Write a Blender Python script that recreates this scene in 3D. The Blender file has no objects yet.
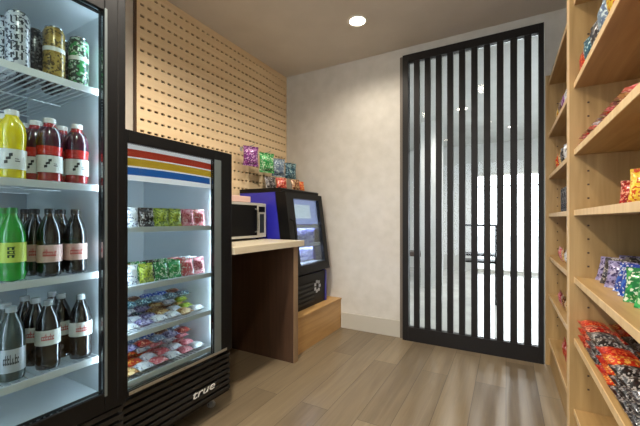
import bpy, bmesh, math, random
from mathutils import Vector, Matrix, noise
R = random.Random(7)
scene = bpy.context.scene
COL = scene.collection
PI = math.pi

# ------------------------------------------------------------------ materials
def lin(c):
    return tuple((x/12.92 if x <= .04045 else ((x+.055)/1.055)**2.4) for x in [v/255 for v in c])
def newmat(name):
    m = bpy.data.materials.new(name); m.use_nodes = True
    return m, m.node_tree.nodes, m.node_tree.links, m.node_tree.nodes['Principled BSDF']
def mat(name, c, rough=.5, metal=0, coat=0, spec=.5, emit=None, es=0, trans=0, bump=0, bscale=80):
    m, N, L, p = newmat(name)
    p.inputs['Base Color'].default_value = (*lin(c), 1)
    p.inputs['Roughness'].default_value = rough
    p.inputs['Metallic'].default_value = metal
    p.inputs['Coat Weight'].default_value = coat
    p.inputs['Coat Roughness'].default_value = .08
    p.inputs['Specular IOR Level'].default_value = spec
    p.inputs['Transmission Weight'].default_value = trans
    if emit:
        p.inputs['Emission Color'].default_value = (*lin(emit), 1); p.inputs['Emission Strength'].default_value = es
    # a faint procedural mottling so that no surface is perfectly flat
    tc = N.new('ShaderNodeTexCoord'); n = N.new('ShaderNodeTexNoise'); n.inputs['Scale'].default_value = bscale
    L.new(tc.outputs['Object'], n.inputs['Vector'])
    mr = N.new('ShaderNodeMapRange'); mr.inputs['To Min'].default_value = max(0, rough-.05); mr.inputs['To Max'].default_value = min(1, rough+.08)
    L.new(n.outputs['Fac'], mr.inputs['Value']); L.new(mr.outputs['Result'], p.inputs['Roughness'])
    if bump:
        b = N.new('ShaderNodeBump'); b.inputs['Strength'].default_value = bump; b.inputs['Distance'].default_value = .01
        L.new(n.outputs['Fac'], b.inputs['Height']); L.new(b.outputs['Normal'], p.inputs['Normal'])
    return m
def ramp(N, stops):
    r = N.new('ShaderNodeValToRGB'); e = r.color_ramp.elements
    while len(e) < len(stops): e.new(.5)
    for k, (pos, c) in enumerate(stops):
        e[k].position = pos; e[k].color = (*lin(c), 1)
    return r
def wood(name, c1, c2, axis='Z', rough=.45, scale=1.0):
    m, N, L, p = newmat(name)
    tc = N.new('ShaderNodeTexCoord'); mp = N.new('ShaderNodeMapping')
    s = [14*scale, 14*scale, 14*scale]; s['XYZ'.index(axis)] = .9*scale
    mp.inputs['Scale'].default_value = s
    n = N.new('ShaderNodeTexNoise'); n.inputs['Scale'].default_value = 2.2; n.inputs['Detail'].default_value = 5; n.inputs['Distortion'].default_value = .6
    r = ramp(N, [(.3, c2), (.72, c1)])
    L.new(tc.outputs['Object'], mp.inputs['Vector']); L.new(mp.outputs['Vector'], n.inputs['Vector'])
    L.new(n.outputs['Fac'], r.inputs['Fac']); L.new(r.outputs['Color'], p.inputs['Base Color'])
    p.inputs['Roughness'].default_value = rough
    return m
def glass(name, tint=(249, 250, 250), refl=1.0):
    m = bpy.data.materials.new(name); m.use_nodes = True
    N, L = m.node_tree.nodes, m.node_tree.links
    N.remove(N['Principled BSDF'])
    t = N.new('ShaderNodeBsdfTransparent'); t.inputs['Color'].default_value = (*lin(tint), 1)
    g = N.new('ShaderNodeBsdfGlossy'); g.inputs['Roughness'].default_value = .02
    f = N.new('ShaderNodeFresnel'); f.inputs['IOR'].default_value = 1.3
    mu = N.new('ShaderNodeMath'); mu.operation = 'MULTIPLY'; mu.inputs[1].default_value = refl
    mx = N.new('ShaderNodeMixShader')
    L.new(f.outputs['Fac'], mu.inputs[0]); L.new(mu.outputs[0], mx.inputs['Fac'])
    L.new(t.outputs[0], mx.inputs[1]); L.new(g.outputs[0], mx.inputs[2]); L.new(mx.outputs[0], N['Material Output'].inputs['Surface'])
    return m
def floor_mat(name, cs, rough, pw=.18, pl=1.25):
    m, N, L, p = newmat(name)
    tc = N.new('ShaderNodeTexCoord'); mp = N.new('ShaderNodeMapping'); mp.inputs['Rotation'].default_value = (0, 0, PI/2)
    b = N.new('ShaderNodeTexBrick'); b.offset = .37; b.inputs['Scale'].default_value = 1
    b.inputs['Brick Width'].default_value = pl; b.inputs['Row Height'].default_value = pw; b.inputs['Mortar Size'].default_value = .0014
    b.inputs['Color1'].default_value = (0, 0, 0, 1); b.inputs['Color2'].default_value = (1, 1, 1, 1); b.inputs['Mortar'].default_value = (.35, .35, .35, 1)
    L.new(tc.outputs['Object'], mp.inputs['Vector']); L.new(mp.outputs['Vector'], b.inputs['Vector'])
    mp2 = N.new('ShaderNodeMapping'); mp2.inputs['Scale'].default_value = (22, 1.3, 1)
    n = N.new('ShaderNodeTexNoise'); n.inputs['Scale'].default_value = 1.6; n.inputs['Detail'].default_value = 6; n.inputs['Distortion'].default_value = .8
    L.new(tc.outputs['Object'], mp2.inputs['Vector'])
    ad = N.new('ShaderNodeVectorMath'); ad.operation = 'ADD'
    sc = N.new('ShaderNodeVectorMath'); sc.operation = 'SCALE'; sc.inputs['Scale'].default_value = 7
    L.new(b.outputs['Color'], sc.inputs[0]); L.new(mp2.outputs['Vector'], ad.inputs[0]); L.new(sc.outputs[0], ad.inputs[1]); L.new(ad.outputs[0], n.inputs['Vector'])
    bw = N.new('ShaderNodeRGBToBW'); L.new(b.outputs['Color'], bw.inputs['Color'])
    ma = N.new('ShaderNodeMath'); ma.operation = 'MULTIPLY_ADD'; ma.inputs[1].default_value = .45; 
    mb = N.new('ShaderNodeMath'); mb.operation = 'MULTIPLY_ADD'; mb.inputs[1].default_value = .75; mb.inputs[2].default_value = -.12
    L.new(n.outputs['Fac'], mb.inputs[0]); L.new(bw.outputs['Val'], ma.inputs[0]); L.new(mb.outputs[0], ma.inputs[2])
    r = ramp(N, [(.12, cs[0]), (.5, cs[1]), (.85, cs[2])])
    L.new(ma.outputs[0], r.inputs['Fac'])
    mx = N.new('ShaderNodeMix'); mx.data_type = 'RGBA'; mx.inputs['B'].default_value = (*lin([x*.62 for x in cs[0]]), 1)
    L.new(b.outputs['Fac'], mx.inputs['Factor']); L.new(r.outputs['Color'], mx.inputs['A'])
    L.new(mx.outputs['Result'], p.inputs['Base Color'])
    p.inputs['Roughness'].default_value = rough
    bp = N.new('ShaderNodeBump'); bp.inputs['Strength'].default_value = .12; bp.inputs['Distance'].default_value = .004
    L.new(n.outputs['Fac'], bp.inputs['Height']); L.new(bp.outputs['Normal'], p.inputs['Normal'])
    return m
def plaster(name, c1, c2, rough=.8, scale=9, bump=.1):
    m, N, L, p = newmat(name)
    tc = N.new('ShaderNodeTexCoord'); n = N.new('ShaderNodeTexNoise'); n.inputs['Scale'].default_value = scale; n.inputs['Detail'].default_value = 6
    r = ramp(N, [(.35, c2), (.65, c1)])
    L.new(tc.outputs['Object'], n.inputs['Vector']); L.new(n.outputs['Fac'], r.inputs['Fac']); L.new(r.outputs['Color'], p.inputs['Base Color'])
    n2 = N.new('ShaderNodeTexNoise'); n2.inputs['Scale'].default_value = scale*6; L.new(tc.outputs['Object'], n2.inputs['Vector'])
    b = N.new('ShaderNodeBump'); b.inputs['Strength'].default_value = bump; b.inputs['Distance'].default_value = .01
    L.new(n2.outputs['Fac'], b.inputs['Height']); L.new(b.outputs['Normal'], p.inputs['Normal'])
    p.inputs['Roughness'].default_value = rough
    return m
def pack_mat(name, base, second, third, seed=0, rough=.28, scale=46, foil=.25):
    """printed wrapper: a main colour, a wavy second-colour band and small blotches of a third"""
    m, N, L, p = newmat(name)
    tc = N.new('ShaderNodeTexCoord'); mp = N.new('ShaderNodeMapping'); mp.inputs['Location'].default_value = (seed*3.7, seed*1.3, seed*2.1)
    L.new(tc.outputs['Object'], mp.inputs['Vector'])
    n = N.new('ShaderNodeTexNoise'); n.inputs['Scale'].default_value = scale; n.inputs['Detail'].default_value = 1
    v = N.new('ShaderNodeTexVoronoi'); v.inputs['Scale'].default_value = scale*3.0
    for t in (n, v): L.new(mp.outputs['Vector'], t.inputs['Vector'])
    r1 = N.new('ShaderNodeMath'); r1.operation = 'GREATER_THAN'; r1.inputs[1].default_value = .54; L.new(n.outputs['Fac'], r1.inputs[0])
    r2 = N.new('ShaderNodeMath'); r2.operation = 'GREATER_THAN'; r2.inputs[1].default_value = .74; sx = N.new('ShaderNodeSeparateColor'); L.new(v.outputs['Color'], sx.inputs[0]); L.new(sx.outputs[0], r2.inputs[0])
    a = N.new('ShaderNodeMix'); a.data_type = 'RGBA'; b = N.new('ShaderNodeMix'); b.data_type = 'RGBA'
    a.inputs['A'].default_value = (*lin(base), 1); a.inputs['B'].default_value = (*lin(second), 1); b.inputs['B'].default_value = (*lin(third), 1)
    L.new(r1.outputs[0], a.inputs['Factor']); L.new(a.outputs['Result'], b.inputs['A']); L.new(r2.outputs[0], b.inputs['Factor'])
    L.new(b.outputs['Result'], p.inputs['Base Color'])
    p.inputs['Roughness'].default_value = rough; p.inputs['Metallic'].default_value = foil*.5; p.inputs['Coat Weight'].default_value = .3
    return m

M = {}
M['wall'] = plaster('warm_white_plaster', (210, 205, 195), (201, 196, 185))
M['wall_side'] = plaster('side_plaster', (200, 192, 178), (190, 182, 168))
M['ceiling'] = plaster('ceiling_paint', (206, 198, 186), (200, 192, 180), scale=4, bump=.05)
M['floor'] = floor_mat('wood_plank_floor', [(104, 90, 70), (124, 109, 86), (143, 127, 101)], .3)
M['lobby_floor'] = plaster('pale_tile', (205, 206, 202), (190, 190, 186), rough=.1, scale=3, bump=.02)
M['lobby_wall'] = plaster('lobby_paint', (196, 197, 194), (188, 189, 186), scale=3)
M['base'] = mat('baseboard_paint', (188, 182, 168), .5)
M['maple'] = wood('maple_laminate', (186, 154, 102), (160, 128, 80), 'Z')
M['maple_y'] = wood('maple_laminate_along', (184, 150, 98), (158, 124, 76), 'Y')
M['maple_edge'] = wood('maple_edge_band', (224, 196, 150), (206, 174, 126), 'Z')
M['panel'] = wood('slotted_panel_veneer', (236, 212, 172), (226, 198, 156), 'Y')
M['dark_void'] = mat('dark_backing', (12, 9, 7), .9)
M['counter'] = wood('pale_counter_laminate', (220, 210, 186), (200, 188, 160), 'Y', .35)
M['shaded_brown'] = wood('shaded_panel_laminate', (84, 60, 44), (66, 46, 33), 'Z', .4)  # panel wood darkened, the shade under the counter put into its colour
M['tan_edge'] = wood('tan_edge_band', (158, 132, 102), (140, 114, 86), 'Z')  # same wood as the end panel, kept at its lit tone
M['plinth'] = wood('plinth_laminate', (206, 164, 106), (186, 144, 88), 'Y', .45)
M['bronze'] = mat('dark_bronze_metal', (25, 21, 19), .48, 0, spec=.3)
M['casing'] = mat('casing_brown', (104, 94, 82), .5)
M['glass'] = glass('clear_glass')
M['fglass'] = glass('fridge_glass', (238, 246, 246), .8)
M['black'] = mat('black_plastic', (9, 9, 10), .42, spec=.25)
M['blackm'] = mat('black_enamel', (14, 13, 13), .45, spec=.25)
M['grille'] = mat('grille_black', (34, 33, 32), .4, .2)
M['liner'] = mat('white_liner', (222, 228, 232), .4)
M['grey_liner'] = mat('grey_liner', (128, 134, 138), .5)
M['gasket'] = mat('grey_gasket', (108, 118, 118), .4, .4)
M['wire'] = mat('white_wire', (226, 230, 232), .35, coat=.3)
M['steel'] = mat('stainless_steel', (190, 190, 186), .28, .9)
M['silver'] = mat('silver_plastic', (196, 194, 186), .35, .3)
M['led'] = mat('led_strip', (240, 248, 255), .5, emit=(222, 238, 255), es=27)
M['led_blue'] = mat('cool_led_strip', (230, 235, 255), .5, emit=(216, 222, 255), es=80)
M['lamp'] = mat('downlight_lens', (255, 250, 240), .5, emit=(255, 240, 214), es=22)
M['lamprim'] = mat('downlight_rim', (225, 220, 210), .4)
M['sign'] = mat('backlit_sign', (232, 230, 234), .4, emit=(240, 234, 240), es=.5)
M['s_red'] = mat('stripe_red', (206, 62, 44), .4, emit=(206, 62, 44), es=.25)
M['s_yel'] = mat('stripe_yellow', (232, 184, 58), .4, emit=(232, 184, 58), es=.25)
M['s_blu'] = mat('stripe_blue', (40, 104, 190), .4, emit=(40, 104, 190), es=.25)
M['badge'] = mat('badge_white', (226, 226, 220), .4)
M['blue'] = mat('deep_blue_enamel', (44, 44, 170), .35, coat=.3)
M['white_paper'] = mat('label_white', (236, 236, 230), .45)
M['ink'] = mat('label_ink_dark', (32, 40, 44), .5)
M['ink_red'] = mat('label_ink_red', (196, 36, 40), .5)
M['lime_paper'] = mat('label_lime', (206, 222, 92), .45)
M['ink_green'] = mat('label_ink_green', (24, 70, 30), .5)
M['coral_paper'] = mat('label_pale_coral', (232, 190, 180), .45)
M['grey_paper'] = mat('label_silver', (188, 192, 198), .35, .2)
M['yellow_drink'] = mat('yellow_drink', (222, 200, 26), .12, coat=.8)
M['red_drink'] = mat('red_drink', (150, 24, 30), .12, coat=.8)
M['green_drink'] = mat('green_bottle', (42, 150, 52), .12, coat=.8)
M['cola'] = mat('cola_bottle', (26, 18, 18), .1, coat=.9)
M['grey_drink'] = mat('dark_grey_bottle', (58, 72, 72), .1, coat=.9)
M['purple_neck'] = mat('dark_plum_sleeve', (70, 26, 44), .2, coat=.7)
M['red_band'] = mat('red_sleeve', (206, 48, 44), .25, coat=.6)
M['cap_white'] = mat('cap_white', (226, 222, 218), .4)
M['cap_grey'] = mat('cap_grey', (168, 172, 174), .4)
M['cap_black'] = mat('cap_black', (30, 30, 32), .4)
M['cap_green'] = mat('cap_green', (40, 120, 50), .4)
M['alu'] = mat('aluminium', (200, 202, 204), .22, 1)
M['can_silver'] = pack_mat('can_silver', (214, 216, 222), (196, 200, 208), (60, 64, 80), 1, scale=52)
M['can_gold'] = pack_mat('can_gold', (176, 150, 78), (152, 122, 56), (88, 70, 36), 2, scale=52)
M['can_green'] = pack_mat('can_green', (46, 62, 50), (60, 150, 84), (190, 210, 190), 3, scale=52)
M['can_dark'] = pack_mat('can_dark', (52, 46, 50), (34, 34, 40), (120, 120, 120), 4, scale=52)
M['can_blue'] = pack_mat('can_blue_silver', (190, 194, 226), (226, 228, 240), (90, 100, 180), 5, scale=18)
M['poster'] = mat('lit_poster_blue', (120, 134, 200), .4, emit=(160, 172, 226), es=1.8)
M['poster_w'] = mat('lit_poster_white', (220, 230, 240), .4, emit=(214, 226, 244), es=1.7)
M['outdoor'] = mat('pale_paving', (200, 200, 196), .8)

# ------------------------------------------------------------------ mesh helpers
class MB:
    def __init__(s, origin=(0, 0, 0)):
        s.bm = bmesh.new(); s.o = Vector(origin)
    def box(s, x0, x1, y0, y1, z0, z1, bev=0):
        g = bmesh.ops.create_cube(s.bm, size=1)
        bmesh.ops.scale(s.bm, vec=(x1-x0, y1-y0, z1-z0), verts=g['verts'])
        bmesh.ops.translate(s.bm, vec=Vector(((x0+x1)/2, (y0+y1)/2, (z0+z1)/2))-s.o, verts=g['verts'])
        if bev:
            es = list({e for v in g['verts'] for e in v.link_edges})
            bmesh.ops.bevel(s.bm, geom=es, offset=bev, segments=2, affect='EDGES', profile=.6)
        return s
    def tube(s, pts, r, n=8):
        pts = [Vector(p)-s.o for p in pts]; rings = []
        for i, p in enumerate(pts):
            d = (pts[min(i+1, len(pts)-1)]-pts[max(i-1, 0)]).normalized()
            a = d.orthogonal().normalized() if i == 0 else (rings[-1][1]-d*rings[-1][1].dot(d)).normalized()
            b = d.cross(a)
            rings.append(([s.bm.verts.new(p+(a*math.cos(t)+b*math.sin(t))*r) for t in [2*PI*k/n for k in range(n)]], a))
        for (q, _), (w, _) in zip(rings, rings[1:]):
            for k in range(n): s.bm.faces.new((q[k], q[(k+1) % n], w[(k+1) % n], w[k]))
        s.bm.faces.new(rings[0][0][::-1]); s.bm.faces.new(rings[-1][0])
        return s
    def lathe(s, prof, c=(0, 0, 0), n=24, a0=0, a1=2*PI, cap=True):
        c = Vector(c)-s.o; full = abs(a1-a0-2*PI) < 1e-4; m = n if full else n+1
        rings = [[s.bm.verts.new(c+Vector((r*math.cos(a0+(a1-a0)*k/n), r*math.sin(a0+(a1-a0)*k/n), z))) for k in range(m)] for r, z in prof]
        for q, w in zip(rings, rings[1:]):
            for k in range(m if full else n):
                s.bm.faces.new((q[k], q[(k+1) % m], w[(k+1) % m], w[k]))
        if cap and full:
            s.bm.faces.new(rings[0][::-1]); s.bm.faces.new(rings[-1])
        return s
    def prism(s, poly, y0, y1):          # poly of (x, z) swept along y
        a = [s.bm.verts.new(Vector((x, y0, z))-s.o) for x, z in poly]; b = [s.bm.verts.new(Vector((x, y1, z))-s.o) for x, z in poly]
        n = len(poly)
        for k in range(n): s.bm.faces.new((a[k], a[(k+1) % n], b[(k+1) % n], b[k]))
        s.bm.faces.new(a[::-1]); s.bm.faces.new(b)
        return s
    def build(s, name, m, parent=None, smooth=False):
        bmesh.ops.recalc_face_normals(s.bm, faces=s.bm.faces)
        me = bpy.data.meshes.new(name); s.bm.to_mesh(me); s.bm.free()
        if m: me.materials.append(m)
        if smooth:
            for p in me.polygons: p.use_smooth = True
            try: me.set_sharp_from_angle(angle=math.radians(38))
            except Exception: pass
        o = bpy.data.objects.new(name, me); COL.objects.link(o)
        if parent: o.parent = parent
        return o
def tag(o, label, cat, group=None):
    o['label'] = label; o['category'] = cat
    if group: o['group'] = group
    return o
def thing(name, label, cat, loc=(0, 0, 0), group=None):
    o = bpy.data.objects.new(name, None); COL.objects.link(o); o.empty_display_size = .1
    o.location = loc
    return tag(o, label, cat, group)
def struct(o): o['kind'] = 'structure'; return o
def sbox(name, m, *b, bev=0): return struct(MB().box(*b, bev=bev).build(name, m))
def copy_tree(o, parent=None):
    c = o.copy(); COL.objects.link(c)
    if parent: c.parent = parent
    for ch in list(o.children): copy_tree(ch, c)
    return c
ORD = ['first', 'second', 'third', 'fourth', 'fifth', 'sixth', 'seventh', 'eighth', 'ninth', 'tenth']

# ------------------------------------------------------------------ camera
cam = bpy.data.objects.new('camera', bpy.data.cameras.new('camera')); COL.objects.link(cam)
cam.location = (0, 0, 1.1); cam.rotation_euler = (PI/2, 0, math.radians(29.04))
cam.data.sensor_width = 36; cam.data.lens = 335/640*36; cam.data.shift_y = 6.5/640; cam.data.clip_start = .02
scene.camera = cam

# ------------------------------------------------------------------ room shell
XL, XR, YB, YF, ZC = -2.17, .72, 3.10, -1.9, 2.69
sbox('floor', M['floor'], XL-.1, XR+.1, YF-.1, YB+.06, -.1, 0)
sbox('ceiling', M['ceiling'], XL-.1, XR+.1, YF-.1, YB+.1, ZC, ZC+.1)
sbox('wall_left', M['wall_side'], XL-.1, XL, YF-.1, YB+.1, 0, ZC)
sbox('wall_right', M['wall_side'], XR, XR+.1, YF-.1, YB+.1, 0, ZC)
b = MB(); b.box(XL, -1.3, YF-.1, YF, 0, ZC); b.box(.45, XR, YF-.1, YF, 0, ZC); b.box(-1.3, .45, YF-.1, YF, 2.4, ZC); b.box(-1.3, .45, YF-.1, YF, 0, .25)
struct(b.build('wall_front', M['wall']))
w2 = bpy.data.objects.new('window_fill', None); COL.objects.link(w2); w2.location = (-.4, YF, .25); struct(w2)  # unseen glazed opening, added so daylight fills the room from behind the camera
b = MB(w2.location)
for x in (-1.3, -.45, .4): b.box(x, x+.05, YF-.08, YF-.03, .25, 2.4)
b.box(-1.25, .4, YF-.079, YF-.031, .25, .30); b.box(-1.25, .4, YF-.079, YF-.031, 2.35, 2.4)
b.build('window_frame', M['bronze'], w2)
MB(w2.location).box(-1.25, .4, YF-.06, YF-.053, .3, 2.35).build('window_pane', M['glass'], w2)
b = MB(); b.box(XL, -.86, YB, YB+.1, 0, ZC); b.box(.262, XR, YB, YB+.1, 0, ZC); b.box(-.86, .262, YB, YB+.1, 2.603, ZC)
struct(b.build('wall_back', M['wall']))
sbox('baseboard_back', M['base'], -1.468, -.862, YB-.014, YB, 0, .155, bev=.003)
sbox('trim_1', M['casing'], -.862, -.832, YB-.02, YB+.1, 0, 2.603, bev=.002)

# slatwall panel; rows of short slots made up in place of continuous grooves
def slotted_panel():
    y0, y1, z0, z1 = 1.356, 3.098, .935, 2.688
    ys = [y0]; pitch, dash = .052, .030; y = y0+.025
    while y+dash < y1-.01: ys += [y, y+dash]; y += pitch
    ys.append(y1)
    zs = [z0]; zp, zh = .0775, .016; rows = []; z = 2.55-zp*20
    while z < z1-.02:
        if z-zh > z0: zs += [z-zh/2, z+zh/2]
        z += zp
    zs.append(z1)
    bm = bmesh.new(); X = XL+.022
    V = [[bm.verts.new((X, yy, zz)) for yy in ys] for zz in zs]
    for i in range(len(zs)-1):
        for j in range(len(ys)-1):
            if i % 2 == 1 and j % 2 == 1: continue
            bm.faces.new((V[i][j], V[i][j+1], V[i+1][j+1], V[i+1][j]))
    g = bmesh.ops.extrude_face_region(bm, geom=bm.faces[:])
    bmesh.ops.translate(bm, vec=(-.016, 0, 0), verts=[v for v in g['geom'] if isinstance(v, bmesh.types.BMVert)])
    t = thing('wall_panel', 'tan wood slatwall panel covering the left wall above the microwave', 'wall panel', (XL, 2.2, .935))
    m = MB(t.location); m.bm.free(); bmesh.ops.translate(bm, vec=-Vector(t.location), verts=bm.verts[:]); m.bm = bm
    m.build('slotted_board', M['panel'], t)
    MB(t.location).box(XL+.0005, XL+.0055, y0+.001, y1-.001, z0+.001, z1-.001).build('backing_sheet', M['dark_void'], t)
    MB(t.location).box(XL+.0005, XL+.024, y0-.012, y0-.0005, z0, z1).build('edge_trim', M['shaded_brown'], t)
slotted_panel()

# ------------------------------------------------------------------ slatted glass partition
SX0, SX1, SZ = -.828, .252, 2.598
t = thing('partition_screen', 'tall dark slatted partition with glass behind, filling the opening in the back wall', 'partition', (-.29, 3.08, 0))
o0 = t.location
b = MB(o0)
gx0, gx1 = -.776, .219
b.box(SX0, gx0, 3.045, 3.11, .0, SZ, .002); b.box(gx1, SX1, 3.045, 3.11, 0, SZ, .002)
b.box(gx0, gx1, 3.045, 3.11, 0, .125, .002); b.box(gx0, gx1, 3.045, 3.11, SZ-.068, SZ, .002)
b.build('frame', M['bronze'], t)
for k in range(10):
    cx = -.7025+.0945*k
    MB(o0).box(cx-.0242, cx+.0242, 3.05, 3.085, .1255, SZ-.0685, .002).build('slat', M['bronze'], t)
MB(o0).box(gx0, gx1, 3.092, 3.100, .1255, SZ-.0685).build('glass_pane', M['glass'], t)

# ------------------------------------------------------------------ lobby seen through the glass
LY = 7.8
sbox('floor_lobby', M['lobby_floor'], -3.2, 3.2, YB+.06, LY+.1, -.1, 0)
sbox('ceiling_lobby', M['lobby_wall'], -3.2, 3.2, YB+.1, LY+.1, ZC, ZC+.1)
sbox('wall_lobby_left', M['lobby_wall'], -3.3, -3.2, YB+.1, LY+.1, 0, ZC)
sbox('wall_lobby_right', M['lobby_wall'], 3.2, 3.3, YB+.1, LY+.1, 0, ZC)
WX0, WX1, WZ = -.62, 2.2, 2.06
b = MB(); b.box(-3.2, WX0, LY, LY+.12, 0, ZC); b.box(WX1, 3.2, LY, LY+.12, 0, ZC); b.box(WX0, WX1, LY, LY+.12, WZ, ZC)
struct(b.build('wall_lobby', M['lobby_wall']))
w = bpy.data.objects.new('window_1', None); COL.objects.link(w); w.location = (.8, LY, 0); struct(w)
b = MB(w.location)
for x in (WX0, .3, 1.3, WX1-.05): b.box(x, x+.05, LY+.03, LY+.09, 0, WZ)
b.box(WX0, WX1, LY+.031, LY+.089, WZ-.05, WZ); b.box(WX0, WX1, LY+.031, LY+.089, 0, .06); b.box(WX0, WX1, LY+.031, LY+.089, 1.78, 1.80)
b.build('window_frame', M['silver'], w)
MB(w.location).box(WX0, WX1, LY+.055, LY+.062, .0, WZ).build('window_pane', M['glass'], w)
sbox('ground_outside', M['outdoor'], -14, 14, LY+.1, 26, -.12, -.02)
sbox('wall_lobby_pier', M['lobby_wall'], -1.22, -.92, 5.6, 5.9, 0, ZC)
# dark metal shelf cart out in the lobby
t = thing('lobby_cart', 'dark metal two-tier stand far behind the slatted partition', 'stand', (-.32, 5.0, 0))
L0 = t.location
for z in (.53, .62, 1.01): MB(L0).box(-.55, -.1, 4.85, 5.15, z, z+.025, .003).build('tier', M['black'], t)
for x in (-.545, -.125):
    for y in (4.855, 5.125): MB(L0).box(x, x+.02, y, y+.02, 0, 1.01).build('leg', M['black'], t)
t = thing('lobby_bench', 'brown bench standing against the lobby wall behind the partition', 'bench', (-1.75, 6.6, 0))
MB(t.location).box(-2.3, -1.25, 6.4, 6.85, .40, .48, .01).build('seat', M['shaded_brown'], t)
for x in (-2.25, -1.36): MB(t.location).box(x, x+.06, 6.42, 6.83, 0, .40).build('leg', M['bronze'], t)

# ------------------------------------------------------------------ lights
def spot(name, loc, power, ang=152, blend=.7, col=(1, .91, .79), r=.05):
    l = bpy.data.lights.new(name, 'SPOT'); l.energy = power; l.spot_size = math.radians(ang); l.spot_blend = blend; l.color = col; l.shadow_soft_size = r
    o = bpy.data.objects.new(name, l); COL.objects.link(o); o.location = loc
    return o
def downlight(x, y, zc, label, power, group='recessed ceiling downlights', **k):
    t = thing('downlight', label, 'ceiling light', (x, y, zc), group)
    MB(t.location).lathe([(.062, zc-.0045), (.078, zc-.006), (.082, zc-.002), (.082, zc+.0), (.062, zc+.0)], (x, y, 0), 28, cap=False).build('trim_ring', M['lamprim'], t, True)
    MB(t.location).lathe([(.0005, zc-.003), (.0615, zc-.003), (.0615, zc-.001)], (x, y, 0), 28, cap=False).build('lens', M['lamp'], t)
    spot('lamp_light', (x, y, zc-.03), power, **k)
downlight(-1.04, 2.49, ZC, 'round lit downlight recessed in ceiling in front of the plaster wall', 36, None)
downlight(-1.04, 1.05, ZC, 'added unseen downlight above the aisle beside the glass-door fridges', 150, None)  # out-of-view lamp added to brighten the left wall and fridges
downlight(-.25, .1, ZC, 'added unseen downlight overhead at the aisle entrance by the shelving', 58, None)  # unseen fixture put in as general room fill
downlight(-.25, 1.75, ZC, 'added unseen downlight above the aisle beside the wooden shelving', 30, None)  # extra lamp out of view, added to light the shelving side
downlight(-1.04, -.9, ZC, 'added unseen downlight at the rear of the shop near the fridges', 80, None)  # added behind the camera for fill only
downlight(-.55, 5.2, ZC, 'round lit downlight in the lobby ceiling behind the partition', 100, None, col=(1, .95, .88))
downlight(.1, 6.6, ZC, 'round lit downlight in the lobby ceiling nearest the bright window', 100, None, col=(1, .95, .88))
W = bpy.data.worlds.new('sky'); scene.world = W; W.use_nodes = True
bg = W.node_tree.nodes['Background']; bg.inputs['Color'].default_value = (.86, .93, 1, 1); bg.inputs['Strength'].default_value = 6

# ------------------------------------------------------------------ drinks
def text_mesh(body, size, depth, shear=0):
    c = bpy.data.curves.new('text', 'FONT'); c.body = body; c.size = size; c.extrude = depth; c.shear = shear; c.align_x = 'CENTER'; c.align_y = 'CENTER'
    o = bpy.data.objects.new('text', c); COL.objects.link(o)
    bpy.context.view_layer.update()
    me = bpy.data.meshes.new_from_object(o.evaluated_get(bpy.context.evaluated_depsgraph_get()))
    bpy.data.objects.remove(o); bpy.data.curves.remove(c)
    return me
CAMDIR = math.atan2(-.4, 1.0)           # azimuth of the side of a bottle that faces the aisle
def marks(parent, r, z0, z1, m, seed, style='script'):
    """irregular printed marks on the curved label (illegible in the photograph)"""
    rr = random.Random(seed); b = MB(); H = z1-z0
    def q(a0, a1, f0, f1, slope=0):           # angles relative to the aisle-facing side, heights as fractions
        n = 4; top = []; bot = []
        for k in range(n+1):
            a = CAMDIR+a0+(a1-a0)*k/n; d = slope*k/n
            top.append(b.bm.verts.new((r*math.cos(a), r*math.sin(a), z0+H*(f1+d)))); bot.append(b.bm.verts.new((r*math.cos(a), r*math.sin(a), z0+H*(f0+d))))
        for k in range(n): b.bm.faces.new((bot[k], bot[k+1], top[k+1], top[k]))
    if style == 'leaf':
        q(-.42, -.18, .05, .32, .05); q(-.30, .02, .38, .62, .08); q(-.10, .14, .68, .95, .05); q(.28, .62, .28, .36); q(.28, .55, .48, .54)
    elif style == 'stack':
        for k in range(3):
            f = .04+.34*k; q(-.26, .26, f+.18, f+.25, .03); q(-.26, -.12, f, f+.24); q(.02+.1*(k % 2), .2, f, f+.2); 
            if k == 1: q(-.2, .24, f, f+.06)
    elif style == 'dashes':
        for c in (-.42, .0, .40):
            f = rr.uniform(0, .1)
            while f < .95:
                h = rr.uniform(.08, .2); q(c-.075, c+.075, f, min(1, f+h)); f += h+rr.uniform(.05, .1)
    else:
        a = -.50
        while a < .48:
            w = rr.uniform(.10, .16); t_ = rr.choice((.62, .62, 1.0))
            q(a, a+w*.4, .2, .2+.8*t_*.9, .06); q(a+w*.2, a+w, .2, .34, .05)
            if rr.random() < .6: q(a+w*.2, a+w, .55, .68, .05)
            a += w+.03
    return b.build('printed_marks', m, parent)
BOTTLE = [(.0005, .004), (.026, .0), (.033, .004), (.0355, .014), (.0355, .030), (.034, .036), (.0355, .042), (.0355, .130), (.034, .150), (.027, .178), (.018, .198), (.0135, .208), (.0135, .214)]
SPORT = [(.0005, .004), (.03, .0), (.0365, .006), (.0365, .03), (.035, .04), (.0355, .10), (.0375, .125), (.038, .155), (.034, .182), (.024, .200), (.0185, .207), (.0185, .214)]
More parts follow.
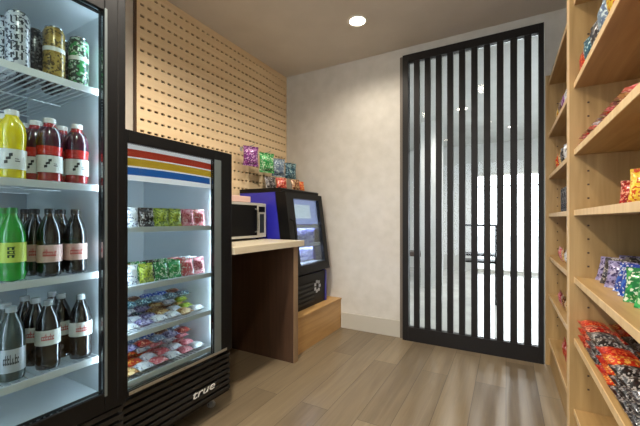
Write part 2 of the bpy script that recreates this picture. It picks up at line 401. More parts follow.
def bottle(name, prof, body, cap, lab, lz, ink, capr=.0145, extra=None, seed=1, style='script'):
    root = thing(name, 'x', 'bottle')
    MB().lathe(prof, n=26).build('body', M[body], root, True)
    MB().lathe([(.0005, .2141), (capr, .2141), (capr, .230), (capr-.002, .232), (.0005, .232)], n=22, cap=False).build('cap', M[cap], root, True)
    lr = max(r for r, z in prof)+.0006
    l = MB().lathe([(lr, lz[0]), (lr, lz[1])], n=30, cap=False).build('label_wrap', M[lab], root, True)
    if ink: marks(l, lr+.0006, lz[0]+(lz[1]-lz[0])*.22, lz[0]+(lz[1]-lz[0])*.8, M[ink], seed, style)
    for (z0, z1, mm) in (extra or []):
        pts = [(r+.0007, z) for r, z in prof if z0 < z < z1]
        def rad(z):
            for (r0, a), (r1, c) in zip(prof, prof[1:]):
                if a <= z <= c: return r0+(r1-r0)*(z-a)/max(1e-6, c-a)+.0007
        MB().lathe([(rad(z0), z0)]+pts+[(rad(z1), z1)], n=28, cap=False).build('sleeve', M[mm], root, True)
    return root
def tallcan(name, m, band=True, h=.19, r=.033, seed=3):
    root = thing(name, 'x', 'can')
    MB().lathe([(.0005, .004), (r*.72, .0), (r*.86, .003), (r, .012), (r, h-.018), (r*.82, h-.004)], n=26).build('body', M[m], root, True)
    MB().lathe([(.0005, h-.006), (r*.74, h-.006), (r*.80, h), (r*.84, h), (r*.84, h-.004)], n=26, cap=False).build('lid', M['alu'], root, True)
    if band: MB().lathe([(r+.0006, h*.52), (r+.0006, h*.60)], n=26, cap=False).build('band', M['white_paper'], root, True)
    return root
P = {}
P['silver can'] = tallcan('tall_can', 'can_silver', False)
marks(P['silver can'], .0337, .02, .165, M['ink'], 9, 'dashes')
P['gold can'] = tallcan('tall_can', 'can_gold')
P['green can'] = tallcan('tall_can', 'can_green')
P['dark can'] = tallcan('tall_can', 'can_dark', False)
P['yellow'] = bottle('drink_bottle', SPORT, 'yellow_drink', 'cap_white', 'white_paper', (.032, .098), 'ink', .0195, seed=4, style='leaf')
P['red'] = bottle('drink_bottle', SPORT, 'red_drink', 'cap_white', 'white_paper', (.034, .094), 'ink', .0195, [(.098, .128, 'red_band'), (.129, .198, 'purple_neck')], seed=5, style='leaf')
P['green'] = bottle('soda_bottle', BOTTLE, 'green_drink', 'cap_green', 'lime_paper', (.060, .122), 'ink_green', seed=6, style='stack')
P['coral cola'] = bottle('soda_bottle', BOTTLE, 'cola', 'cap_black', 'coral_paper', (.050, .108), 'ink_red', seed=7)
P['white cola'] = bottle('soda_bottle', BOTTLE, 'cola', 'cap_grey', 'white_paper', (.085, .135), 'ink_red', seed=8)
P['grey'] = bottle('soda_bottle', BOTTLE, 'grey_drink', 'cap_grey', 'grey_paper', (.032, .104), 'ink', seed=9)
used = set()
def place(key, loc, label, group=None, rz=0, rot=None, scale=None):
    o = P[key] if key not in used else copy_tree(P[key])
    used.add(key); o.location = loc; o.rotation_euler = rot or (0, 0, rz)
    if scale: o.scale = scale if hasattr(scale, '__len__') else (scale,)*3
    o['label'] = label
    if group: o['group'] = group
    elif 'group' in o: del o['group']
    return o

# ------------------------------------------------------------------ drinks refrigerator
def wire_shelf(parent, x0, x1, y0, y1, z, rail=.022):
    b = MB(parent.location)
    n = int((y1-y0)/.022)
    for k in range(n+1):
        y = y0+.006+(y1-y0-.012)*k/n; b.box(x0+.001, x1-.002, y-.0016, y+.0016, z-.005, z-.0005)
    for x in (x0+.02, (x0+x1)/2, x1-.02): b.box(x-.0025, x+.0025, y0, y1, z-.009, z-.0045)
    s = b.build('wire_shelf', M['wire'], parent)
    MB(parent.location).box(x1-.002, x1+.004, y0, y1, z-rail, z+.003, .001).build('price_rail', M['wire'], s)
    return s
def cooler(name, label, cat, fx, y0, y1, ztop, back, win, shelves, liner_y, door_t=.045, grille_top=.36, backm='liner'):
    """glass-door merchandiser: fx is the door's front plane; win = (y0, y1, z0, z1) of the window"""
    t = thing(name, label, cat, ((fx+back)/2, (y0+y1)/2, 0)); o = t.location
    cx = fx-door_t-.004                       # cabinet front
    ly0, ly1, lz0, lz1 = liner_y[0], liner_y[1], win[2]-.03, win[3]+.02
    b = MB(o)
    b.box(back, cx, y0, ly0-.006, .09, ztop); b.box(back, cx, ly1+.006, y1, .09, ztop)
    b.box(back, cx, ly0-.006, ly1+.006, lz1+.006, ztop); b.box(back, cx, ly0-.006, ly1+.006, .09, lz0-.006); b.box(back, back+.03, ly0-.006, ly1+.006, lz0-.006, lz1+.006)
    b.build('cabinet', M['blackm'], t)
    b = MB(o)
    b.box(back+.031, cx-.001, ly0-.005, ly0, lz0, lz1); b.box(back+.031, cx-.001, ly1, ly1+.005, lz0, lz1)
    b.box(back+.031, cx-.001, ly0, ly1, lz1, lz1+.005); b.box(back+.031, cx-.001, ly0, ly1, lz0-.005, lz0)
    b.build('liner', M['liner'], t)
    MB(o).box(back+.031, back+.036, ly0, ly1, lz0, lz1).build('rear_panel', M[backm], t)
    d0, d1 = y0+.004, y1-.004
    b = MB(o); dz0 = grille_top+.01
    b.box(fx-door_t, fx, d0, win[0], dz0, ztop-.006, .004); b.box(fx-door_t, fx, win[1], d1, dz0, ztop-.006, .004)
    b.box(fx-door_t, fx, win[0], win[1], dz0, win[2], .003); b.box(fx-door_t, fx, win[0], win[1], win[3], ztop-.006, .003)
    door = b.build('door', M['black'], t)
    MB(o).box(fx-.018, fx-.012, win[0]+.001, win[1]-.001, win[2]+.001, win[3]-.001).build('glass', M['fglass'], door)
    for s in shelves: wire_shelf(t, back+.05, s[1], ly0+.004, ly1-.004, s[0])
    b = MB(o)
    z = .115; b.box(fx-.075, fx-.04, y0+.004, y1-.004, .09, grille_top)
    b.build('kick_box', M['dark_void'], t)
    g = MB(o); k = 0
    while z < grille_top-.02:
        g.box(fx-.04, fx-.012, y0+.006, y1-.006, z, z+.020, .003); z += .032
    g.box(fx-.04, fx-.02, y0+.006, y0+.02, .1, grille_top-.005); g.box(fx-.04, fx-.02, y1-.02, y1-.006, .1, grille_top-.005)
    g.build('grille', M['grille'], t)
    for x in (back+.06, fx-.12):
        for y in (y0+.05, y1-.05): MB(o).lathe([(.02, 0), (.024, .004), (.024, .02), (.012, .03), (.012, .0895)], (x, y, 0), 14).build('foot', M['steel'], t, True)
    return t, door
F1, d1 = cooler('drinks_refrigerator', 'tall black glass-door refrigerator filled with bottles and cans, at left edge', 'refrigerator', -1.327, .06, .797, 2.05, -2.10,
                (.12, .712, .441, 1.89), [(1.607, -1.40), (1.232, -1.40), (.893, -1.40), (.562, -1.40)], (.115, .742), backm='grey_liner')
# LED strip and grey inner gasket edge
MB(F1.location).box(-1.391, -1.379, .7295, .7415, .47, 1.86, .002).build('light_strip', M['led'], F1)
MB(F1.location).box(-1.391, -1.379, .1155, .1275, .47, 1.86, .002).build('light_strip', M['led'], F1)
MB(F1.location).box(-1.3268, -1.3255, .712, .7215, .43, 1.9).build('door_trim', M['gasket'], d1)
MB(F1.location).box(-1.345, -1.3265, .76, .764, .4, 2.0).build('door_seam', M['dark_void'], d1)
MB(F1.location).tube([(-1.327, .085, .9), (-1.29, .085, .92), (-1.29, .085, 1.5), (-1.327, .085, 1.52)], .011).build('handle', M['black'], d1, True)
X1, X2, X3 = -1.452, -1.530, -1.608
slots = [
    (1.609, [('silver can', .497, 'tall silver can'), ('gold can', .602, 'tall gold can with a white band'), ('green can', .683, 'tall dark green can with a white band')], 'top'),
    (1.234, [('yellow', .482, 'bottle of yellow drink with a white label'), ('red', .588, 'red drink bottle with dark plum neck'), ('red', .676, 'red drink bottle with dark plum neck')], 'second'),
    (.895, [('green', .482, 'green soda bottle with a lime label'), ('coral cola', .588, 'dark cola bottle with a pale coral label'), ('coral cola', .672, 'dark cola bottle with a pale coral label')], 'third'),
    (.564, [('grey', .480, 'dark grey soda bottle with a silver label'), ('white cola', .583, 'dark cola bottle with a white label'), ('white cola', .690, 'dark cola bottle with a white label')], 'bottom')]
pos = ['left', 'middle', 'right']
rowname = ['front', 'second', 'back']
for z, row, nm in slots:
    for ri, X in enumerate((X1, X2, X3)):
        for si, (key, y, desc) in enumerate(row):
            k = key
            if key == 'silver can' and ri: k = 'silver can'
            if nm == 'top' and ri and si: k = 'dark can'; 
            ds = 'tall dark can' if k == 'dark can' else desc
            yy = min(y, .741-.0392) if ri == 0 else (.49, .574, .658)[si]+R.uniform(-.002, .002)
            place(k, (X, yy, z), f'{ds}, {nm} shelf, {rowname[ri]} row, {pos[si]}', f'drinks on the {nm} shelf of the refrigerator', R.uniform(-.25, .25) if ri else R.uniform(-.06, .06), scale=(1.04, 1.04, 1.055) if k in ('green', 'coral cola', 'white cola', 'grey') else None)

# ------------------------------------------------------------------ display freezer
FX = -1.40
F2, d2 = cooler('display_freezer', 'shorter black glass-door freezer with striped header, beside the microwave counter', 'freezer', FX, .812, 1.466, 1.488, -2.12,
                (.846, 1.328, .365, 1.428), [(1.064, -1.437), (.803, -1.437), (.595, -1.437), (.392, -1.437)], (.842, 1.362), grille_top=.335, door_t=.03)
o = F2.location
MB(o).box(FX-.001, FX+.0015, 1.328, 1.376, .36, 1.43, .0008).build('door_trim', M['gasket'], d2)
MB(o).box(FX-.001, FX+.002, .85, 1.42, .352, .366, .0008).build('door_trim', M['steel'], d2)
h = MB(o).box(-1.437, -1.431, .847, 1.342, 1.272, 1.442).build('header_sign', M['sign'], F2)
def stripe(z0, z1, m, yend):
    b = MB(o); n = 16; rows = []
    for k in range(n+1):
        y = .849+(yend-.849)*k/n; sag = .004*(1-(2*k/n-1)**2); rows.append((y, sag))
    top = [b.bm.verts.new(Vector((-1.4302, y, z1+s))-o) for y, s in rows]; bot = [b.bm.verts.new(Vector((-1.4302, y, z0+s))-o) for y, s in rows]
    for k in range(n): b.bm.faces.new((bot[k], bot[k+1], top[k+1], top[k]))
    b.build('stripe', m, h)
stripe(1.374, 1.407, M['s_red'], 1.335); stripe(1.334, 1.368, M['s_yel'], 1.330); stripe(1.294, 1.327, M['s_blu'], 1.322)
MB(o).box(-1.450, -1.4375, 1.349, 1.3612, .42, 1.26, .002).build('light_strip', M['led'], F2)
MB(o).box(-1.450, -1.4375, .8425, .8545, .42, 1.26, .002).build('light_strip', M['led'], F2)
me = text_mesh('true', .058, .001, .25); me.name = 'badge_lettering'; me.materials.append(M['badge'])
bd = bpy.data.objects.new('badge_lettering', me); COL.objects.link(bd); bd.parent = F2
bd.matrix_local = Matrix.Translation(Vector((FX-.0108, 1.262, .186))-o) @ Matrix(((0, 0, 1, 0), (1.55, 0, 0, 0), (0, 1, 0, 0), (0, 0, 0, 1)))

# ------------------------------------------------------------------ wrapped snacks
def bag_mesh(name, w, h, d, seed, seal=.012):
    nu, nv = 12, 14; bm = bmesh.new(); sides = []
    off = Vector((seed*5.1, seed*2.3, seed*1.7))
    for sgn in (1, -1):
        g = []
        for j in range(nv+1):
            v = j/nv; row = []
            for i in range(nu+1):
                u = i/nu; x = (u-.5)*w; z = v*h
                pu = max(0, 1-abs(2*u-1)**2.6); vv = max(0, min(1, (z-seal)/(h-2*seal))); pv = max(0, 1-abs(2*vv-1)**3.2)
                wr = noise.noise(Vector((x*38, z*38, sgn*3))+off)*.16+noise.noise(Vector((x*90, z*60, sgn*5))+off)*.08
                y = sgn*d/2*(pu**.6)*(pv**.75)*(1+wr)
                xx = x*(1-.06*pv*(1 if d > .02 else 0)); 
                if (i in (0, nu) or j in (0, nv)) and sgn == -1: row.append(sides[0][j][i]); continue
                row.append(bm.verts.new((xx, y+.0008*sgn*(0 if (i in (0, nu) or j in (0, nv)) else 1), z)))
            g.append(row)
        sides.append(g)
    for s, g in enumerate(sides):
        for j in range(nv):
            for i in range(nu):
                q = (g[j][i], g[j][i+1], g[j+1][i+1], g[j+1][i])
                bm.faces.new(q if s == 1 else q[::-1])
    return bm
def bag(name, cat, w, h, d, m, seed, seal_m=None):
    root = MB(); root.bm.free(); root.bm = bag_mesh(name, w, h, d, seed)
    if seal_m:
        t = thing(name, 'x', cat); root.build('wrapper', m, t, True)
        for z0, z1 in ((0, .011), (h-.011, h)):
            b = MB(); n = 14
            for k in range(n):
                if k % 2 == 0: continue
            b.box(-w/2, w/2, -.0017, .0017, z0, z1); b.build('crimp_seal', seal_m, t)
        return t
    o = root.build(name, m, None, True); tag(o, 'x', cat)
    return o
PK = {
 'lavender': ((150, 142, 184), (186, 180, 206), (60, 52, 96)), 'blue': ((28, 62, 160), (40, 96, 190), (210, 214, 226)),
 'green': ((24, 120, 60), (60, 160, 80), (214, 226, 200)), 'black': ((34, 30, 30), (70, 62, 62), (170, 164, 160)),
 'charcoal': ((70, 68, 72), (40, 38, 40), (176, 172, 168)), 'red': ((190, 34, 26), (164, 24, 20), (222, 110, 60)),
 'crimson': ((140, 20, 20), (180, 40, 30), (222, 150, 120)), 'orange': ((204, 62, 30), (190, 40, 26), (236, 180, 80)),
 'yellow': ((228, 190, 50), (238, 214, 104), (190, 70, 30)), 'pink': ((222, 130, 140), (236, 176, 176), (170, 50, 70)),
 'white': ((236, 236, 236), (214, 218, 228), (130, 130, 146)), 'tan': ((206, 164, 104), (226, 196, 146), (140, 90, 50)),
 'brown': ((96, 52, 34), (130, 80, 50), (206, 176, 130)), 'purple': ((110, 40, 120), (150, 66, 150), (220, 180, 220)),
 'emerald': ((36, 140, 70), (70, 180, 100), (200, 230, 190)), 'slate': ((120, 140, 160), (90, 110, 140), (200, 216, 220)),
 'lime': ((176, 190, 60), (206, 214, 110), (90, 110, 40)), 'teal': ((40, 90, 110), (30, 60, 70), (170, 200, 200)), 'rose': ((206, 90, 96), (228, 130, 130), (240, 214, 206)),
}
for i, (k, v) in enumerate(PK.items()): M['pk_'+k] = pack_mat('wrapper_'+k, *v, seed=i+1)
M['seal'] = mat('crimped_foil', (186, 184, 180), .3, .6)
SIZES = {'chips': (.13, .155, .055, 'snack_bag', 'snack bag'), 'candy': (.10, .115, .035, 'candy_bag', 'candy bag'), 'bar': (.05, .125, .026, 'candy_bar', 'candy bar'), 'ice': (.085, .095, .04, 'ice_cream_wrapper', 'ice cream'), 'big': (.17, .20, .07, 'snack_bag', 'snack bag')}
def pk(col, size):
    key = (col, size)
    if key not in P:
        w, h, d, nm, cat = SIZES[size]
        P[key] = bag(nm, cat, w, h, d, M['pk_'+col], len(P), M['pk_'+col] if size in ('chips', 'big', 'candy') else None)
    return key
def upright(col, size, x, y, z, label, face=0, lean=.0, group=None, scale=None):
    """face = heading of the bag's front; lean tips its top backwards"""
    w, h, d, *_ = SIZES[size]
    return place(pk(col, size), (x, y, z), label, group, rot=(-lean, 0, face), scale=scale)
def flat(col, size, x, y, z, label, head=0, group=None, tilt=0, scale=None):
    w, h, d, *_ = SIZES[size]; s = scale or 1
    # lies on its back, long side along heading; centre at x, y
    dx, dy = math.sin(head)*h/2*s, -math.cos(head)*h/2*s
    return place(pk(col, size), (x+dx, y+dy, z+d/2*s*1.02), label, group, rot=(-PI/2+PI+tilt, 0, head), scale=scale) if False else \
        place(pk(col, size), (x-dx*0-math.cos(head+PI/2)*h/2*s, y-math.sin(head+PI/2)*h/2*s, z+d/2*s*1.1), label, group, rot=(-PI/2+tilt, 0, head), scale=scale)

# freezer contents
FACE_AISLE = PI/2     # bags turned so that the front looks at the aisle (+x)
def words_for(i): return ORD[i]
gA = 'frozen treats on the top shelf of the freezer'
for ri, X in enumerate((-1.468, -1.515)):
    for i, (c, y) in enumerate((('white', .902), ('black', .979), ('lime', 1.056), ('lime', 1.133), ('pink', 1.21), ('rose', 1.287))):
        upright(c, 'ice', X, y, 1.066, f'{c} ice cream wrapper, {ORD[i]} from left, {rowname[ri]} row, top freezer shelf', FACE_AISLE, .12, gA, (.86, .86, .95))
gB = 'frozen treats on the second shelf of the freezer'
for ri, X in enumerate((-1.470, -1.522, -1.575)):
    cs = [('white', .902), ('lime', .979), ('green', 1.056), ('emerald', 1.133), ('rose', 1.21), ('pink', 1.287)]
    if ri: cs = [('tan', .902), ('green', .979), ('black', 1.056), ('green', 1.133), ('crimson', 1.21), ('white', 1.287)]
    for i, (c, y) in enumerate(cs):
        upright(c, 'ice', X, y, .805, f'{c} ice cream wrapper, {ORD[i]} from left, {rowname[ri]} row, second freezer shelf', FACE_AISLE, .15, gB, (.86, .86, .95))
gC = 'frozen treats piled on the third shelf of the freezer'
pile = ['first', 'second', 'third', 'back']
CC = [['white', 'lavender', 'white', 'white', 'tan', 'white'], ['white', 'white', 'lavender', 'tan', 'white', 'lime'], ['blue', 'lavender', 'teal', 'tan', 'brown', 'tan'], ['slate', 'blue', 'teal', 'blue', 'teal', 'brown']]
DD = [['tan', 'white', 'rose', 'white', 'pink', 'white'], ['tan', 'orange', 'white', 'rose', 'white', 'pink'], ['blue', 'red', 'orange', 'rose', 'white', 'rose'], ['slate', 'blue', 'lavender', 'brown', 'crimson', 'slate']]
for (grid, z0, snm, hs) in ((CC, .597, 'third', (0, .018, .05, .075)), (DD, .394, 'bottom', (0, .012, .03, .045))):
    for ri in range(4):
        for i, c in enumerate(grid[ri]):
            y = .895+.0755*i; x = -1.486-.082*ri
            flat(c, 'ice', x, y, z0+.001+hs[ri]*0, f'{c} ice cream lying {ORD[i]} from left, {ORD[ri]} row, {snm} freezer shelf', -PI/2, f'frozen treats piled on the {snm} shelf of the freezer', scale=.86)
    for ri in (2, 3):
        for i in range(5):
            c = grid[3][(i*2+ri) % 6]; y = .94+.0755*i; x = -1.56-.08*(ri-2)
            flat(c, 'ice', x, y, z0+.079, f'{c} ice cream crowning the pile, {ORD[i]} from left, {ORD[ri]} row, {snm} freezer shelf', -PI/2, f'frozen treats piled on the {snm} shelf of the freezer', scale=.86)
    # a second layer, further back, makes the pile rise
    for ri in (1, 2, 3):
        for i in range(5):
            c = grid[ri][(i+ri) % 6]; y = .955+.0755*i; x = -1.520-.082*ri
            flat(c, 'ice', x, y, z0+.040, f'{c} ice cream atop pile, {ORD[i]} from left, {ORD[ri]} row, {snm} freezer shelf', -PI/2, f'frozen treats piled on the {snm} shelf of the freezer', scale=.86)

# ------------------------------------------------------------------ counter, plinth, microwave, countertop cooler
t = thing('counter', 'pale wood-topped counter with brown end panel between freezer and blue cooler', 'counter', (-1.78, 1.86, 0)); o = t.location
MB(o).box(XL+.03, -1.395, 1.475, 2.258, .892, .936, .003).build('worktop', M['counter'], t)
pn = MB(o).box(XL+.03, -1.42, 2.14, 2.195, 0, .8915).build('end_panel', M['shaded_brown'], t)
MB(o).box(-1.4199, -1.415, 2.1395, 2.1955, 0, .8915).build('edge_band', M['tan_edge'], pn)
MB(o).box(XL+.03, XL+.05, 1.475, 2.139, .78, .8915).build('wall_rail', M['shaded_brown'], t)
t = thing('plinth', 'low light wood box platform on the floor under the blue cooler', 'plinth', (-1.8, 2.65, 0)); o = t.location
MB(o).box(XL+.002, -1.475, 2.2, 3.098, 0, .285).build('carcass', M['plinth'], t)
MB(o).box(XL+.002, -1.468, 2.2, 3.098, .2855, .303, .002).build('top_board', M['plinth'], t)

t = thing('microwave_oven', 'black-fronted silver microwave oven on the pale counter', 'microwave', (-1.95, 1.98, .937)); o = t.location
mx = -1.765; y0, y1, z0, z1 = 1.73, 2.245, .950, 1.236
MB(o).box(-2.12, mx-.03, y0, y1, z0, z1, .006).build('case', M['silver'], t)
dr = MB(o).box(mx-.0295, mx, y0+.002, 2.13, z0+.004, z1-.004, .005).build('door', M['black'], t)
b = MB(o); b.box(mx-.001, mx+.004, y0+.002, 2.128, z1-.022, z1-.004, .001); b.box(mx-.001, mx+.004, y0+.002, 2.128, z0+.004, z0+.022, .001); b.build('door_trim', M['silver'], dr)
MB(o).tube([(mx, 2.108, z0+.05), (mx+.022, 2.108, z0+.06), (mx+.022, 2.108, z1-.06), (mx, 2.108, z1-.05)], .006).build('handle', M['steel'], dr, True)
cp = MB(o).box(mx-.0295, mx, 2.131, y1-.001, z0+.004, z1-.004, .004).build('control_panel', M['silver'], t)
MB(o).box(mx+.0002, mx+.002, 2.148, y1-.018, z1-.075, z1-.03, .0005).build('display', M['black'], cp)
MB(o).box(mx+.0002, mx+.002, 2.16, y1-.03, z0+.04, z1-.09, .0005).build('keypad', M['ink'], cp)
for x in (-2.09, -1.82):
    for y in (y0+.05, y1-.05): MB(o).lathe([(.012, .937), (.014, .9495)], (x, y, 0), 10).build('foot', M['black'], t)
b = MB((-1.9, 1.98, 1.237)).box(-1.99, -1.80, 1.84, 2.09, 1.2375, 1.285, .004)
cb = thing('carton', 'small pale pink carton lying on top of the microwave', 'box', (-1.9, 1.98, 1.237))
b.build('carton_body', mat('pale_pink_card', (226, 190, 176), .6), cb)
MB((-1.9, 1.98, 1.237)).box(-1.93, -1.86, 1.838, 2.092, 1.2855, 1.2865).build('tape', M['tan_tape'] if 'tan_tape' in M else M['white_paper'], cb)

# blue countertop cooler with leaning glass door
t = thing('impulse_cooler', 'deep blue countertop cooler with black-framed lit glass door, on the plinth', 'cooler', (-1.8, 2.62, .3035)); o = t.location
Y0, Y1, ZB, ZT = 2.315, 2.945, .3035, 1.372
def fx(z): return -1.525+(-1.625+1.525)*(z-.62)/(1.372-.62)
side = [(-2.12, ZB), (-1.56, ZB), (-1.56, .60), (fx(.62)-.105, .625), (fx(ZT)-.105, ZT-.035), (-2.12, ZT-.035)]
MB(o).prism(side, Y0, Y0+.028).build('side_panel', M['blue'], t)
MB(o).prism(side, Y1-.028, Y1).build('side_panel', M['blue'], t)
MB(o).prism([(-2.12, ZT-.0345), (fx(ZT)-.035, ZT-.0345), (fx(ZT)-.03, ZT-.01), (fx(ZT)-.05, ZT), (-2.12, ZT)], Y0-.004, Y1+.004).build('top_cover', M['black'], t)
MB(o).box(-2.12, -2.09, Y0+.0285, Y1-.0285, ZB, ZT-.035).build('back_panel', M['liner'], t)
bs = MB(o).box(-2.089, -1.565, Y0+.0285, Y1-.0285, ZB, .60).build('base_box', M['black'], t)
lv = MB(o)
for k in range(5): lv.box(-1.5645, -1.556, Y0+.06, Y1-.25, .34+.04*k, .36+.04*k, .002)
lv.build('louvre_vent', M['grille'], bs)
lg = MB(o)
for k in range(7):
    a = 2*PI*k/7; lg.box(-1.5645, -1.5575, 2.76+.045*math.cos(a)-.014, 2.76+.045*math.cos(a)+.014, .47+.045*math.sin(a)-.014, .47+.045*math.sin(a)+.014, .002)
lg.build('emblem', M['grey_paper'], bs)
# door: leaning frame with window
def lean_box(b, y0, y1, z0, z1, off0, off1):
    b.prism([(fx(z0)+off0, z0), (fx(z0)+off1, z0), (fx(z1)+off1, z1), (fx(z1)+off0, z1)], y0, y1); return b
b = MB(o)
lean_box(b, Y0, Y0+.115, .625, 1.335, -.104, 0); lean_box(b, Y1-.07, Y1, .625, 1.335, -.104, 0)
lean_box(b, Y0+.115, Y1-.07, .625, .70, -.104, 0); lean_box(b, Y0+.115, Y1-.07, 1.285, 1.335, -.104, 0)
dr = b.build('door', M['black'], t)
lean_box(MB(o), Y0+.116, Y1-.071, .701, 1.284, -.02, -.014).build('glass', M['fglass'], dr)
MB(o).tube([(fx(.85), Y0+.04, .85), (fx(.85)+.03, Y0+.04, .86), (fx(1.1)+.03, Y0+.04, 1.09), (fx(1.1), Y0+.04, 1.10)], .008).build('handle', M['black'], dr, True)
sg = lean_box(MB(o), Y0+.118, Y1-.075, 1.06, 1.28, -.036, -.031).build('lit_poster', M['poster'], t)
lean_box(MB(o), Y0+.16, Y1-.20, 1.11, 1.235, -.0308, -.0295).build('poster_panel', M['poster_w'], sg)
lean_box(MB(o), Y0+.118, Y1-.075, 1.02, 1.05, -.036, -.025).build('shelf_rail', M['wire'], t)
for i, z in enumerate((.704, .876)):
    MB(o).box(-2.088, fx(z)-.045, Y0+.1165, Y1-.0715, z-.012, z).build('shelf', M['wire'], t); 
    if i:
        MB(o).box(-1.64, -1.615, Y0+.118, Y1-.075, z-.021, z-.013).build('light_strip', M['led_blue'], t)
        lean_box(MB(o), Y0+.118, Y1-.075, z-.026, z+.004, -.04, -.03).build('shelf_rail', M['wire'], t)
MB(o).box(-1.665, -1.622, Y0+.118, Y1-.075, 1.037, 1.045).build('light_strip', M['led_blue'], t)
P['blue can'] = tallcan('drink_can', 'can_blue', False, h=.155, r=.0265)
gz = 'cans in the blue cooler'
for i, z in enumerate((.7045, .8765)):
    for k in range(6):
        y = Y0+.147+.0735*k
        place('blue can', (fx(z+.1)-(.088 if i else .125), y, z), f'pale blue can on the {("lower","upper")[i]} cooler shelf, {ORD[k]} from the counter', gz, R.uniform(0, 6))

# items on the cooler top and the hanging bags
upright('crimson', 'candy', -1.80, 2.52, 1.373, 'crimson bag leaning on top of the blue cooler, nearest the microwave', .9, .25)
upright('brown', 'candy', -1.76, 2.70, 1.373, 'brown bag standing on top of the blue cooler, between crimson and orange bags', 1.2, .2)
upright('orange', 'candy', -1.80, 2.86, 1.373, 'orange and red bag standing on top of the blue cooler, nearest the plaster wall', 1.3, .25)
upright('black', 'candy', -1.98, 2.60, 1.373, 'dark bag at the rear of the blue cooler top', 1.3, .2, scale=1.25)
def hang(col, y, z, x, size, label, s=1, pl=.0):
    t = thing('display_hook', f'steel hook on slotted wall panel holding the {label.split(" bag")[0]} bag', 'hook', (XL+.022, y, z), 'hooks on the slotted wall panel')
    MB(t.location).tube([(XL+.0225, y, z), (x+.03, y, z+.012), (x+.045, y, z+.026)], .003, 6).build('wire_peg', M['steel'], t, True)
    MB(t.location).box(XL+.0222, XL+.026, y-.015, y+.015, z-.025, z+.012).build('back_plate', M['steel'], t)
    h = SIZES[size][1]*s
    upright(col, size, x, y, z-h+.006, label, 1.15, 0, scale=s)
hang('purple', 2.36, 1.76, -2.03, 'chips', 'purple bag hanging from the slotted wall panel, left of the green one', 1.15)
hang('emerald', 2.54, 1.725, -1.99, 'chips', 'bright green bag hanging from the slotted wall panel above the cooler', 1.2)
hang('slate', 2.72, 1.70, -1.985, 'chips', 'slate blue bag hanging from the slotted wall panel, right of the green one', 1.15)
hang('teal', 2.90, 1.68, -1.96, 'chips', 'dark teal bag hanging on the wall panel, nearest the plaster wall', 1.05)

# ------------------------------------------------------------------ right-hand shelving
UX, SXF, BACK = .262, .282, .655
SH = [1.735, 1.417, 1.131, .812, .522, .185]
def unit(y0, y1, label, pins=True):
    t = thing('shelving_unit', label, 'shelving unit', ((UX+BACK)/2, (y0+y1)/2, 0)); o = t.location
    th = .028
    for ya in (y0, y1-th):
        s = MB(o).box(UX+.004, BACK, ya, ya+th, 0, 2.19).build('side_panel', M['maple'], t)
        MB(o).box(UX, UX+.0038, ya-.0005, ya+th+.0005, 0, 2.19, .0008).build('edge_band', M['maple_edge'], s)
        # peg holes on the inner face
        yi = ya-.0006 if ya > y0 else ya+th+.0006
        b = MB(o); z = .30
        while z < 2.0:
            if all(abs(z-q) > .035 for q in SH): b.box(.333, .341, yi-.0005, yi+.0005, z, z+.008)
            z += .064
        b.build('peg_holes', M['shaded_brown'], s)
    MB(o).box(BACK, BACK+.012, y0, y1, 0, 2.19).build('back_panel', M['maple'], t)
    def shelf(z, nm='shelf'):
        s = MB(o).box(SXF+.004, BACK-.0005, y0+th+.0008, y1-th-.0008, z-.012, z+.014).build(nm, M['maple_y'], t)
        MB(o).box(SXF, SXF+.0038, y0+th+.0008, y1-th-.0008, z-.0125, z+.0145, .0008).build('edge_band', M['maple_edge'], s)
    for z in SH: shelf(z)
    shelf(2.13, 'top_board')
    MB(o).box(UX+.03, UX+.048, y0+th+.0008, y1-th-.0008, 0, .172).build('kick_board', M['maple_y'], t)
unit(.93, 2.008, 'near tall wooden shelving unit on the right, its bays holding snack bags')
unit(2.0095, 3.085, 'far tall wooden shelving unit on the right, beside the slatted partition')
SURF = lambda k: SH[k]+.0155
FB = -PI/2            # bags face the aisle (-x)
# near unit, top shelf: a row of bags on the front edge
nm = 'near unit, highest snack shelf'
for i, (c, y, s) in enumerate((('red', 1.905, .95), ('teal', 1.775, 1.0), ('charcoal', 1.655, 1.0), ('slate', 1.54, 1.1), ('yellow', 1.41, 1.1), ('black', 1.28, 1.1))):
    upright(c, 'candy', .318, y, SURF(0), f'{c} candy bag at the front edge of the near unit, highest snack shelf', FB+R.uniform(-.2, .2), -.12, scale=s)
# near unit, second shelf: small bars lying along the edge
for i, c in enumerate(['pink', 'crimson', 'brown', 'rose', 'white', 'brown', 'crimson', 'pink', 'brown', 'tan', 'rose']):
    flat(c, 'bar', .355, 1.94-.066*i, SURF(1), f'{c} candy bar, {ORD[i] if i < 10 else "eleventh"} from the far panel, near unit, second shelf', -PI/2+R.uniform(-.08, .08), 'candy bars on the second shelf of the near unit')
    flat(c, 'bar', .360, 1.94-.066*i, SURF(1)+.030, f'{c} candy bar in upper layer, {ORD[i] if i < 10 else "eleventh"} from far panel, near unit, second shelf', -PI/2+R.uniform(-.08, .08), 'candy bars on the second shelf of the near unit')
# third shelf: a yellow and a red bag
for (c, x, y, f, s) in (('yellow', .385, 1.41, .95, .78), ('crimson', .39, 1.565, 1.0, .62), ('orange', .455, 1.48, .9, .80), ('brown', .50, 1.65, 1.1, .80)):
    upright(c, 'chips', x, y, SURF(2), f'{c} snack bag standing on the near unit, eye-level shelf', FB+f, .2, scale=s)
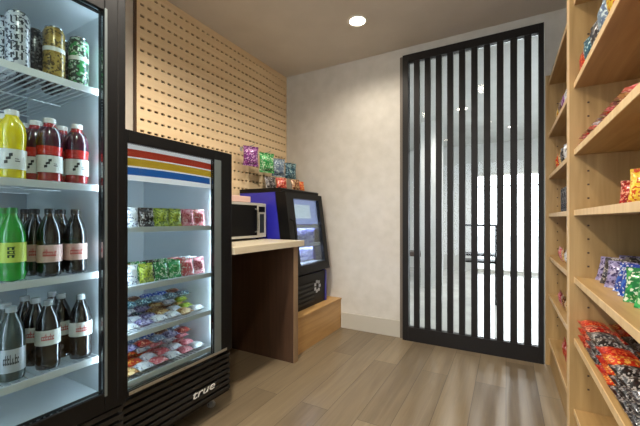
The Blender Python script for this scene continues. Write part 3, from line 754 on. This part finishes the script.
# fourth shelf: two rows of bags
for ri, (X, row) in enumerate(((.385, ['lavender', 'charcoal', 'lavender', 'blue', 'blue', 'green', 'emerald', 'slate']), (.47, ['lavender', 'black', 'charcoal', 'blue', 'brown', 'black', 'emerald', 'black']), (.55, ['tan', 'black', 'brown', 'charcoal', 'black', 'blue', 'black', 'brown']))):
    for i, c in enumerate(row):
        upright(c, 'candy', X, 1.90-.092*i, SURF(3), f'{c} candy bag, {ORD[i]} from the far panel, {rowname[ri]} row, shelf below eye level', FB+.85+R.uniform(-.25, .25), .3, 'candy bags on the fourth shelf of the near unit', scale=R.uniform(.92, 1.06))
# fifth shelf: flat bags in coloured bands, three deep and two high
bands = [('red', 1.93), ('crimson', 1.845), ('charcoal', 1.745), ('black', 1.66), ('red', 1.565), ('orange', 1.475), ('black', 1.385), ('black', 1.295), ('charcoal', 1.205)]
for i, (c, y) in enumerate(bands):
    for d in range(3):
        for lv in range(3):
            cc = c if not (d == 1 and lv == 2) else {'red': 'orange', 'crimson': 'red', 'charcoal': 'black', 'black': 'charcoal', 'orange': 'yellow'}[c]
            flat(cc, 'candy', .345+.114*d, y, SURF(4)+.034*lv, f'{cc} candy bag, {ORD[i]} from far panel, {("front","middle","back")[d]} stack, {("bottom","middle","top")[lv]} layer, lowest stocked shelf', -PI/2+R.uniform(-.06, .06), 'candy bags stacked on the fifth shelf of the near unit', scale=.86)
# far unit: a few items on every shelf
far = {0: [('purple', 2.52), ('white', 2.40), ('brown', 2.64), ('yellow', 2.78)], 1: [('white', 2.42), ('black', 2.55), ('tan', 2.68), ('orange', 2.82)],
       3: [('white', 2.45), ('tan', 2.58), ('rose', 2.71)], 4: [('tan', 2.44), ('brown', 2.58), ('pink', 2.72)], 5: [('red', 2.50), ('red', 2.63), ('crimson', 2.38)]}
snm = ['highest', 'second', 'third', 'fourth', 'fifth', 'lowest']
for k, row in far.items():
    for i, (c, y) in enumerate(row):
        upright(c, 'candy', .325 if k < 5 else .345, y, SURF(k), f'{c} candy bag on the far unit, {snm[k]} shelf, {ORD[sorted(q for _, q in row).index(y)]} from the divider', FB+R.uniform(-.2, .2), -.12, None, scale=1 if k < 3 else (.8 if k < 5 else 1.15))
for i, y in enumerate((2.42, 2.51, 2.60)):
    place('dark can', (.33, y, SURF(2)), f'dark can on the far unit, third shelf, {ORD[i]} from the divider', None, scale=.8)

# ------------------------------------------------------------------ view
vs = scene.view_settings
vs.view_transform = 'Standard'; vs.look = 'None'; vs.gamma = 1; vs.exposure = .08; vs.use_curve_mapping = False
scene.cycles.use_denoising = True
scene.cycles.max_bounces = 10; scene.cycles.diffuse_bounces = 6; scene.cycles.transparent_max_bounces = 16
scene.cycles.sample_clamp_indirect = 6
